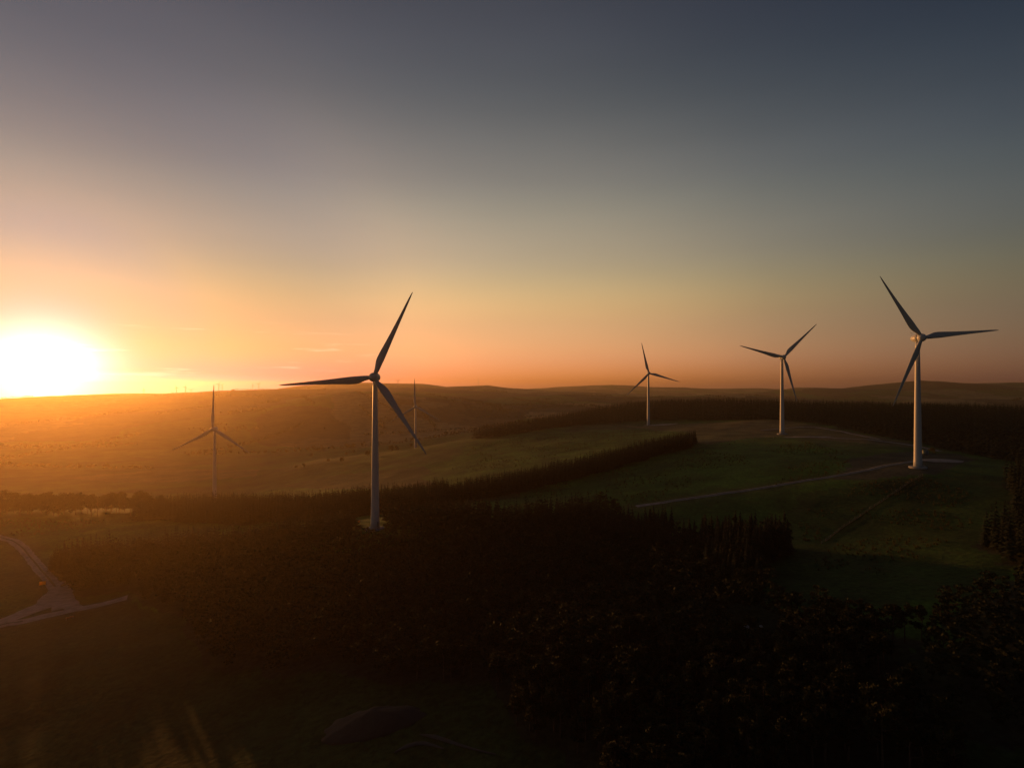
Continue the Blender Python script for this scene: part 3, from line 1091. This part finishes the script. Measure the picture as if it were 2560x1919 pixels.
lane_ = [tuple(q) for q in smooth_line(TRK['lane'], 8)]
Xa, Ya, ma = wood1(3.7, 1)
Xb, Yb, mb_ = wood1(2.45, 31)
X, Y = np.r_[Xa[~ma], Xb[mb_]], np.r_[Ya[~ma], Yb[mb_]]
isS = np.r_[np.zeros((~ma).sum(), bool), rng.random(mb_.sum()) > .22]
right_clump = (X > 75) & (Y > 200)
Sx = np.where(right_clump, .96, .84) * (1 + .2 * fbm(X / 18 + 4, Y / 18, 2) + .10 * rng.normal(size=len(X)))
Sx = np.clip(Sx, .6, 1.4)
ip = np.where(~isS)[0]
ip = ip[np.argsort(Y[ip])]
for k in ip[:300]:
    cr_, tr_, h = random.choice(PIN)
    thing_tree('pine_tree', cr_, tr_, X[k], Y[k], Sx[k], 'round-crowned dark pine in the front of the foreground plantation', 'tree',
               'pines in the front of the foreground plantation')
wood('pine_wood', PIN_LO, X[ip[300:]], Y[ip[300:]], Sx[ip[300:]], 'dark mass of round pine crowns filling the foreground plantation', M['pine'], 2)
is_ = np.where(isS)[0]
is_ = is_[np.argsort(Y[is_] - .25 * np.abs(X[is_]))]
for k in is_[:300]:
    cr_, tr_, h = random.choice(SPR)
    thing_tree('spruce_tree', cr_, tr_, X[k], Y[k], Sx[k], 'pointed dark spruce along the far edge of the foreground plantation', 'tree',
               'spruces along the far edge of the foreground plantation')
if len(is_) > 300:
    wood('spruce_wood', SPR_LO, X[is_[300:]], Y[is_[300:]], Sx[is_[300:]], 'dense pointed spruces behind the foreground pines', M['needles'], 3)

X, Y = scatter(WOOD2, 2.4, 4, .42, 9.0)
wood('spruce_wood', SPR_BELT, X, Y, np.clip(1.0 + .16 * fbm(X / 20, Y / 20, 2) + .05 * rng.normal(size=len(X)), .7, 1.4),
     'dark spruce belt behind the nearest turbine, left of the shelterbelt', M['needles'], 5)
X, Y = scatter(WOOD3, 2.1, 6, .42, 5.0)
wood('spruce_wood', SPR_BELT, X, Y, np.clip(.88 + .10 * fbm(X / 20, Y / 20, 2) + .05 * rng.normal(size=len(X)), .6, 1.2),
     'narrow spruce shelterbelt running across the green hill', M['needles'], 7)
X, Y = scatter(WOOD4, 6.0, 8, .42, 16.0)
wood('spruce_wood', SPR_FAR, X, Y, np.clip(1.1 + .25 * fbm(X / 40, Y / 40, 2) + .12 * rng.normal(size=len(X)), .7, 1.7),
     'long dark conifer wood along the ridge behind the turbines', M['needles'], 9)
X, Y = scatter(WOOD5, 3.6, 10, .42, 10.0)
wood('spruce_wood', SPR_LO, X, Y, np.clip(.95 + .25 * fbm(X / 20, Y / 20, 2) + .08 * rng.normal(size=len(X)), .6, 1.4),
     'dark conifer plantation at the right edge of the picture', M['needles'], 11)
X, Y = scatter(WOOD6, 4.2, 12)
wood('pine_wood', PIN_LO, X, Y, np.clip(.85 + .3 * fbm(X / 20, Y / 20, 2), .6, 1.3), 'black trees in the lower right corner', M['pine'], 13)

# the row of old pines on the left, trunks bare against the lit field
ROWP = []
for k in range(4):
    h = 13.0 + .6 * k
    ROWP.append((pine_crown(h, 4.3 + .25 * k, 5.2, 26, 48, .42, 700 + k, M['pine'], .5).build('crown', M['pine']),
                 trunk_mesh(h * .86, .26, 720 + k, 8), h))
    ROWP.append((pine_crown(h, 4.8 + .3 * k, 1.2, 40, 48, .45, 740 + k, M['pine'], .6).build('crown', M['pine']),
                 trunk_mesh(h * .86, .26, 760 + k, 8), h))
ORD = ['first', 'second', 'third', 'fourth', 'fifth', 'sixth', 'seventh', 'eighth', 'ninth', 'tenth', 'eleventh', 'twelfth', 'thirteenth',
       'fourteenth', 'fifteenth', 'sixteenth', 'seventeenth', 'eighteenth', 'nineteenth', 'twentieth', 'twenty-first', 'twenty-second']
row = [(-14, 45, 1), (6, 40, 1), (22, 37, 1), (38, 39, 1), (52, 41, 1), (68, 46, 1), (84, 50, 1), (100, 53, 1), (118, 56, 1), (134, 55, 1),
       (150, 49, 1), (164, 50, 1), (177, 51, 1), (191, 48, 1), (205, 47, 0), (219, 44, 0), (233, 42, 0), (247, 46, 0), (262, 44, 0),
       (276, 46, 0), (288, 44, 0), (302, 40, 0), (324, 43, 0), (336, 41, 0), (358, 47, 0), (372, 44, 1), (388, 43, 1), (404, 46, 1)]
row += [(px, 44 + 6 * math.sin(px), 2) for px in sorted((-50, -32, -8, 14, 32, 60, 78, 94, 110, 128, 158, 198, 226, 268, 312, 346, 242, 256, 284, 298, 330))]  # rear rank of pines added to block sun streaks through the gaps
for k, (px, hp, kind) in enumerate(row):
    px += random.uniform(-4, 4)
    hp *= random.uniform(.93, 1.06)
    D = 412 + 18 * random.random() + (5 if k % 3 == 0 else 0) + (24 if kind == 2 else 0)
    cr_, tr_, h = ROWP[(k % 4) * 2 + min(kind, 1)]
    s = hp / F * D / h
    nth = 1 + sum(1 for q in row[:k] if q[2] == kind)
    lab = ('%s added pine from the left in the rear rank of the left tree row' if kind == 2 else
           '%s dense-crowned pine from the left in the left tree row' if kind else '%s bare-trunked flat-topped pine from the left in the left tree row') % ORD[nth - 1]
    x = (px - CX) / F * D
    thing_tree('pine_tree', cr_, tr_, x, D, s, lab, 'tree', 'added rear pines of the left tree row' if kind == 2 else 'dense pines of the left tree row' if kind else 'bare-trunked pines of the left tree row')

# scattered hawthorns on the spur by the faint turbine
HAW = []
for k in range(3):
    HAW.append((pine_crown(5.0, 2.6, .8, 14, 34, .34, 800 + k, M['leaf'], .8).build('crown', M['leaf']), trunk_mesh(4.2, .18, 820 + k, 6)))
haw = [(740, 1171, .8, 'low thorn bush at the lower end of the spur'), (760, 1167, .9, 'thorn bush second from the lower end of the spur'),
       (779, 1142, 1.3, 'upright thorn tree standing alone on the spur'), (821, 1155, .9, 'small thorn bush in the middle of the spur'),
       (855, 1154, 1.2, 'thorn tree below the pale bank on the spur'), (867, 1139, 1.2, 'wide thorn bush beside the pale bank'),
       (884, 1132, 1.2, 'small flat-topped thorn tree on the spur skyline'), (919, 1140, 1.5, 'thorn tree just left of the nearest turbine tower'),
       (978, 1128, 1.7, 'large dark thorn clump right of the nearest tower'), (992, 1126, 1.3, 'rounded thorn joined to the large dark clump'),
       (1028, 1118, 1.3, 'thorn tree next to the foot of the faint turbine')]
for px, py, s, lab in haw:
    x, y = hit(px, py)
    cr_, tr_ = random.choice(HAW)
    thing_tree('hawthorn_tree', cr_, tr_, x, y, s, lab, 'tree', 'thorn trees scattered on the spur')

# gorse by the right turbine
x, y = hit(2330, 1133)
mbb = pine_crown(3.2, 2.3, .2, 16, 40, .26, 900, M['gorse'], .8)
thing_tree('gorse_bush', mbb.build('crown', M['gorse']), trunk_mesh(2.2, .1, 901, 5, 'trunk'), x, y, 1.15,
           'rounded gorse bush catching the sun behind the right turbine', 'bush', None)

# rush and grass tussocks on the hill pasture
mb = MB()
for k in range(26):
    a, l_, t_ = rng.random() * 6.28, .35 + .3 * rng.random(), .25 + .5 * rng.random()
    d = np.array((math.cos(a), math.sin(a)))
    s_ = np.array((-d[1], d[0])) * .05
    mb.add([(*(d * .1 + s_), 0), (*(d * .1 - s_), 0), (*(d * (.1 + l_ * t_)), l_)], T=[(0, 1, 2)])
TUS = mb.arrays()
M['rush'] = foliage('rush_blades', (.05, .05, .018), (.12, .10, .04), .4)
P_ = [hit(*p) for p in [(1180, 1265), (1420, 1195), (1760, 1125), (1960, 1090), (2140, 1140), (2090, 1190), (1640, 1255), (1300, 1275)]]
P2_ = [hit(*p) for p in [(1120, 1180), (1200, 1100), (1600, 1075), (1740, 1085), (1600, 1120), (1350, 1165), (1150, 1215)]]
X, Y = scatter(P_, 3.4, 20, .5)
X2, Y2 = scatter(P2_, 4.6, 21, .5)
P3_ = [hit(*p) for p in [(1990, 1300), (2100, 1215), (2300, 1195), (2430, 1190), (2440, 1330), (2300, 1450), (2050, 1440)]]
X3, Y3 = scatter(P3_, 2.6, 23, .5)
P4_ = [hit(*p) for p in [(-20, 1295), (330, 1300), (180, 1360), (150, 1450), (60, 1360), (-20, 1335)]]
X4, Y4 = scatter(P4_, 2.8, 24, .5)
X, Y = np.r_[X, X2, X3, X4], np.r_[Y, Y2, Y3, Y4]
k_ = fbm(X / 24 + 2, Y / 24, 3) > .02
X, Y = X[k_], Y[k_]
o = wood('rush_tussocks', [TUS], X, Y, .9 + 1.2 * rng.random(len(X)), 'scattered rush tussocks over the hill pasture', M['rush'], 22)
o['category'] = 'tussocks'

# hedgerows and copses over the far country
HED = [pine_crown(7 + k, 3.6, .2, 4, 4, 1.7, 950 + k, M['leaf'], .8).arrays() for k in range(3)]
r = np.random.default_rng(77)
hx_, hy_ = [], []
for k in range(95):
    aa, dd = R(r.uniform(-46, 46)), r.uniform(1150, 3600)
    x0, y0 = dd * math.sin(aa), dd * math.cos(aa)
    if k < 72:
        th = R(r.choice([18, 108]) + r.normal() * 12)
        q = np.arange(0, r.uniform(150, 560), 5.0)
        q = q[r.random(len(q)) > .12]
        hx_.append(x0 + q * math.cos(th) + r.normal(size=len(q)) * 1.6)
        hy_.append(y0 + q * math.sin(th) + r.normal(size=len(q)) * 1.6)
    else:
        m = int(r.integers(12, 70))
        hx_.append(x0 + r.normal(size=m) * r.uniform(18, 70))
        hy_.append(y0 + r.normal(size=m) * r.uniform(14, 40))
X, Y = np.concatenate(hx_), np.concatenate(hy_)
o = wood('far_hedgerows', HED, X, Y, r.uniform(.6, 1.25, len(X)), 'hedgerows and small copses scattered over the far valley sides', M['leaf'], 78)
o['category'] = 'hedgerows'

# ------------------------------------------------------------------ small things
# fence from the right turbine down to the plantation
fl = smooth_line([hit(*p) for p in [(2306, 1190), (2230, 1238), (2150, 1292), (2100, 1326), (2052, 1360)]], 1.0)
fe = obj('wire_fence', None, loc=(fl[0][0], fl[0][1], Hs(*fl[0])))
tag(fe, 'post and wire fence running down from the right turbine', 'fence')
base_ = np.array(fe.location)
mb = MB()
mb.box((0, 0, .45), (.13, .13, 1.5))
mb.lathe([(.07, 1.2), (.015, 1.25)], 4)
post_me = mb.build('post', M['wood'])
d_ = np.r_[0, np.cumsum(np.hypot(*np.diff(fl, axis=0).T))]
npost = int(d_[-1] / 5.0)
pp = []
for k in range(npost + 1):
    q = d_[-1] * k / npost
    x, y = np.interp(q, d_, fl[:, 0]), np.interp(q, d_, fl[:, 1])
    pp.append((x, y, Hs(x, y)))
    o = obj('post', post_me, fe, loc=np.array(pp[-1]) - base_, rot=(random.gauss(0, .03), random.gauss(0, .03), random.random()))
for hgt in (.35, .65, .95, 1.2):
    mb = MB()
    mb.tube([np.array(p) - base_ + (0, 0, hgt) for p in pp], [.012] * len(pp), 3)
    obj('wire', mb.build('wire', M['wire']), fe)
M['drygrass'] = plain('long_dry_grass', (.10, .075, .034), .95, .35, .8, .4)
o = strip('grass_strip', [tuple(q) for q in fl[::8]], .45, 'narrow strip of long dry grass under the fence', .3)
o.data.materials[0] = M['drygrass']
o['category'] = 'grass'
# transformer kiosk
x, y = hit(2312, 1136)
ke = obj('transformer_kiosk', None, loc=(x, y, Hs(x, y) - .1), rot=(0, 0, .25))
tag(ke, 'small grey transformer kiosk half hidden behind the right turbine tower', 'kiosk')
mb = MB()
mb.box((0, 0, 1.25), (3.0, 2.4, 2.5))
obj('cabinet', mb.build('cabinet', M['kiosk']), ke)
mb = MB()
mb.loft([np.array([(-1.7, -1.4, 2.5), (1.7, -1.4, 2.5), (1.7, 1.4, 2.5), (-1.7, 1.4, 2.5)]),
         np.array([(-1.6, -.1, 2.85), (1.6, -.1, 2.85), (1.6, .1, 2.85), (-1.6, .1, 2.85)])])
obj('roof', mb.build('roof', M['kiosk_roof']), ke)
for sx in (-.72, .72):
    mb = MB()
    mb.box((sx, -1.23, 1.2), (1.3, .07, 2.1))
    for zz in (.5, .6, .7, 1.7, 1.8, 1.9):
        mb.box((sx, -1.28, zz), (.9, .05, .04))
    obj('door', mb.build('door', M['kiosk_roof']), ke)
# orange board on posts by the farm track
x, y = hit(108, 1468)
be = obj('notice_board', None, loc=(x, y, Hs(x, y)), rot=(0, 0, .45))
tag(be, 'glowing orange board on posts beside the left farm track', 'board')
om, n, l, b = mat_new('orange_translucent_sheet')
b.inputs['Base Color'].default_value = (.85, .42, .08, 1)
b.inputs['Roughness'].default_value = .5
no = nd(n, 'ShaderNodeTexNoise')
no.inputs['Scale'].default_value = 3.0
rp = nd(n, 'ShaderNodeValToRGB')
rp.color_ramp.elements[0].color = (.90, .48, .10, 1)
rp.color_ramp.elements[1].color = (.97, .60, .18, 1)
l.new(no.outputs['Fac'], rp.inputs[0])
l.new(rp.outputs[0], b.inputs['Base Color'])
tr = nd(n, 'ShaderNodeBsdfTranslucent')
l.new(rp.outputs[0], tr.inputs[0])
ms = nd(n, 'ShaderNodeMixShader')
ms.inputs[0].default_value = .85
l.new(b.outputs[0], ms.inputs[1])
l.new(tr.outputs[0], ms.inputs[2])
l.new(ms.outputs[0], n['Material Output'].inputs[0])
mb = MB()
mb.box((0, 0, 1.9), (2.4, .03, 1.6))
obj('panel', mb.build('panel', om), be)
for sx in (-1.27, 0, 1.27):
    mb = MB()
    mb.box((sx, .08, 1.25), (.1, .1, 3.1))
    obj('post', mb.build('post', M['wood']), be)
for zz in (1.06, 2.74):
    mb = MB()
    mb.box((0, .08, zz), (2.44, .08, .08))
    obj('rail', mb.build('rail', M['wood']), be)
# low red barrier by the junction
x, y = hit(176, 1548)
re_ = obj('road_barrier', None, loc=(x, y, Hs(x, y)), rot=(0, 0, .9))
tag(re_, 'low orange-red barrier lying beside the lane junction', 'barrier')
mb = MB()
mb.box((0, 0, .62), (2.6, .08, .22))
obj('board', mb.build('board', M['red']), re_)
mb = MB()
mb.box((0, 0, .98), (2.6, .08, .16))
obj('board', mb.build('board', M['orange']), re_)
for sx in (-1.05, 1.05):
    mb = MB()
    mb.tube([(sx, -.4, 0), (sx, .06, 1.15)], [.04, .04], 6)
    mb.tube([(sx, .5, 0), (sx, .06, 1.15)], [.04, .04], 6)
    obj('leg', mb.build('leg', M['galv']), re_)
# marker box in the clearing by the nearest turbine
x, y = hit(898, 1306)
me_ = obj('marker_cabinet', None, loc=(x, y, Hs(x, y)), rot=(0, 0, -.5))
tag(me_, 'small sunlit cabinet at the left of the clearing by the nearest turbine', 'cabinet')
mb = MB()
mb.box((0, 0, .75), (.8, .5, 1.1))
obj('cabinet', mb.build('cabinet', M['orange']), me_)
mb = MB()
mb.box((0, 0, .1), (.9, .6, .3))
obj('plinth', mb.build('plinth', M['concrete']), me_)
mb = MB()
mb.box((0, 0, 1.34), (.92, .62, .07))
obj('lid', mb.build('lid', M['kiosk_roof']), me_)
# lattice mast on the far skyline
D = 4700.0
x = (1196 - CX) / F * D
z = Hs(x, D)
mm = obj('radio_mast', None, loc=(x, D, z))
tag(mm, 'thin radio mast on the far hill left of centre', 'mast')
mb = MB()
for k in range(3):
    a = k * 2.094
    mb.tube([(2.2 * math.cos(a), 2.2 * math.sin(a), -2), (.5 * math.cos(a), .5 * math.sin(a), 62)], [.5, .3], 4)
for zz in range(4, 60, 6):
    q = 2.2 - 1.7 * zz / 62
    for k in range(3):
        a, b_ = k * 2.094, (k + 1) * 2.094
        mb.tube([(q * math.cos(a), q * math.sin(a), zz), (q * math.cos(b_), q * math.sin(b_), zz + 5)], [.18, .18], 3)
obj('lattice', mb.build('lattice', M['galv']), mm)
mb = MB()
mb.tube([(0, 0, 60), (0, 0, 74)], [.35, .2], 5)
obj('antenna', mb.build('antenna', M['galv']), mm)


# boulders and the sandy mound on the open ground below the drone
def boulder(px, py, s, lab, seed):
    x, y = hit(px, py)
    r = np.random.default_rng(seed)
    mb = MB()
    n = 14
    rings = []
    for i in range(8):
        t_ = math.pi * (i + .5) / 8
        a = np.arange(n) * 2 * math.pi / n
        k = 1 + .3 * fbm(np.cos(a) * 1.2 + seed, np.sin(a) * 1.2 + i * .35, 3)
        rings.append(np.c_[math.sin(t_) * np.cos(a) * k, .8 * math.sin(t_) * np.sin(a) * k, np.full(n, -.55 * math.cos(t_) + .3)] * s)
    mb.loft(rings)
    o = obj('boulder', mb.build('boulder', M['whitebag'], True), loc=(x, y, Hs(x, y)), rot=(0, 0, seed))
    return tag(o, lab, 'boulder', 'pale boulders in the dark field')


boulder(1866, 1574, 1.0, 'larger pale boulder in the dark field at lower right', 1)
boulder(1902, 1569, .5, 'small pale boulder right of the larger one', 2)
x, y = hit(926, 1812)
n = 48
a = np.arange(n) * 2 * math.pi / n
rings = []
for s in (1.15, 1.0, .8, .55, .3, .08):
    k = 1 + .18 * fbm(np.cos(a) + 3, np.sin(a) * 1.2, 3)
    X_, Y_ = x + 11 * s * k * np.cos(a), y + 5.5 * s * k * np.sin(a)
    rings.append(np.c_[X_, Y_, H(X_, Y_) - .4 + 3.2 * max(0, 1 - (s / 1.12) ** 2) + .9 * fbm(X_ / 2.2, Y_ / 2.2, 3)])
mb = MB()
mb.loft(rings)
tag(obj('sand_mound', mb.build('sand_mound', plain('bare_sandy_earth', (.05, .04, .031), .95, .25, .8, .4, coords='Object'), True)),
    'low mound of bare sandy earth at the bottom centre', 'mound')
M['track'] = plain('dark_stony_earth', (.05, .046, .042), .9, .4, .6, .4)  # darker stony earth for the two scrapes by the mound
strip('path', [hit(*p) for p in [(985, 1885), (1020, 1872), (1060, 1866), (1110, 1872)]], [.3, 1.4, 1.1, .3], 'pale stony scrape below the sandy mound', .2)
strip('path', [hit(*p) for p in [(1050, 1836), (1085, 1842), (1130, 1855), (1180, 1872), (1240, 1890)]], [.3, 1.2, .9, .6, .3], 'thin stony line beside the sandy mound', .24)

# ------------------------------------------------------------------ haze
hx = 9900.0
zb, zt = float(gz.min()) - 1.5, max(float(gz.max()), EYE + 69) + 3
mb = MB()
mb.box((0, 0, (zb + zt) / 2), (2 * hx, 2 * hx, zt - zb))
hm = bpy.data.materials.new('evening_haze')
hm.use_nodes = True
n, l = hm.node_tree.nodes, hm.node_tree.links
n.clear()
ho = nd(n, 'ShaderNodeOutputMaterial')
pv = nd(n, 'ShaderNodeVolumePrincipled')
pv.inputs['Color'].default_value = (1.0, .74, .42, 1)
pv.inputs['Density'].default_value = HAZE_DENSITY
pv.inputs['Anisotropy'].default_value = HAZE_G
l.new(pv.outputs[0], ho.inputs['Volume'])
tag(obj('haze', mb.build('haze', hm)), 'warm evening haze filling the valley', 'haze', kind='stuff')
print('haze box', zb, zt, 'objects', len(bpy.data.objects))
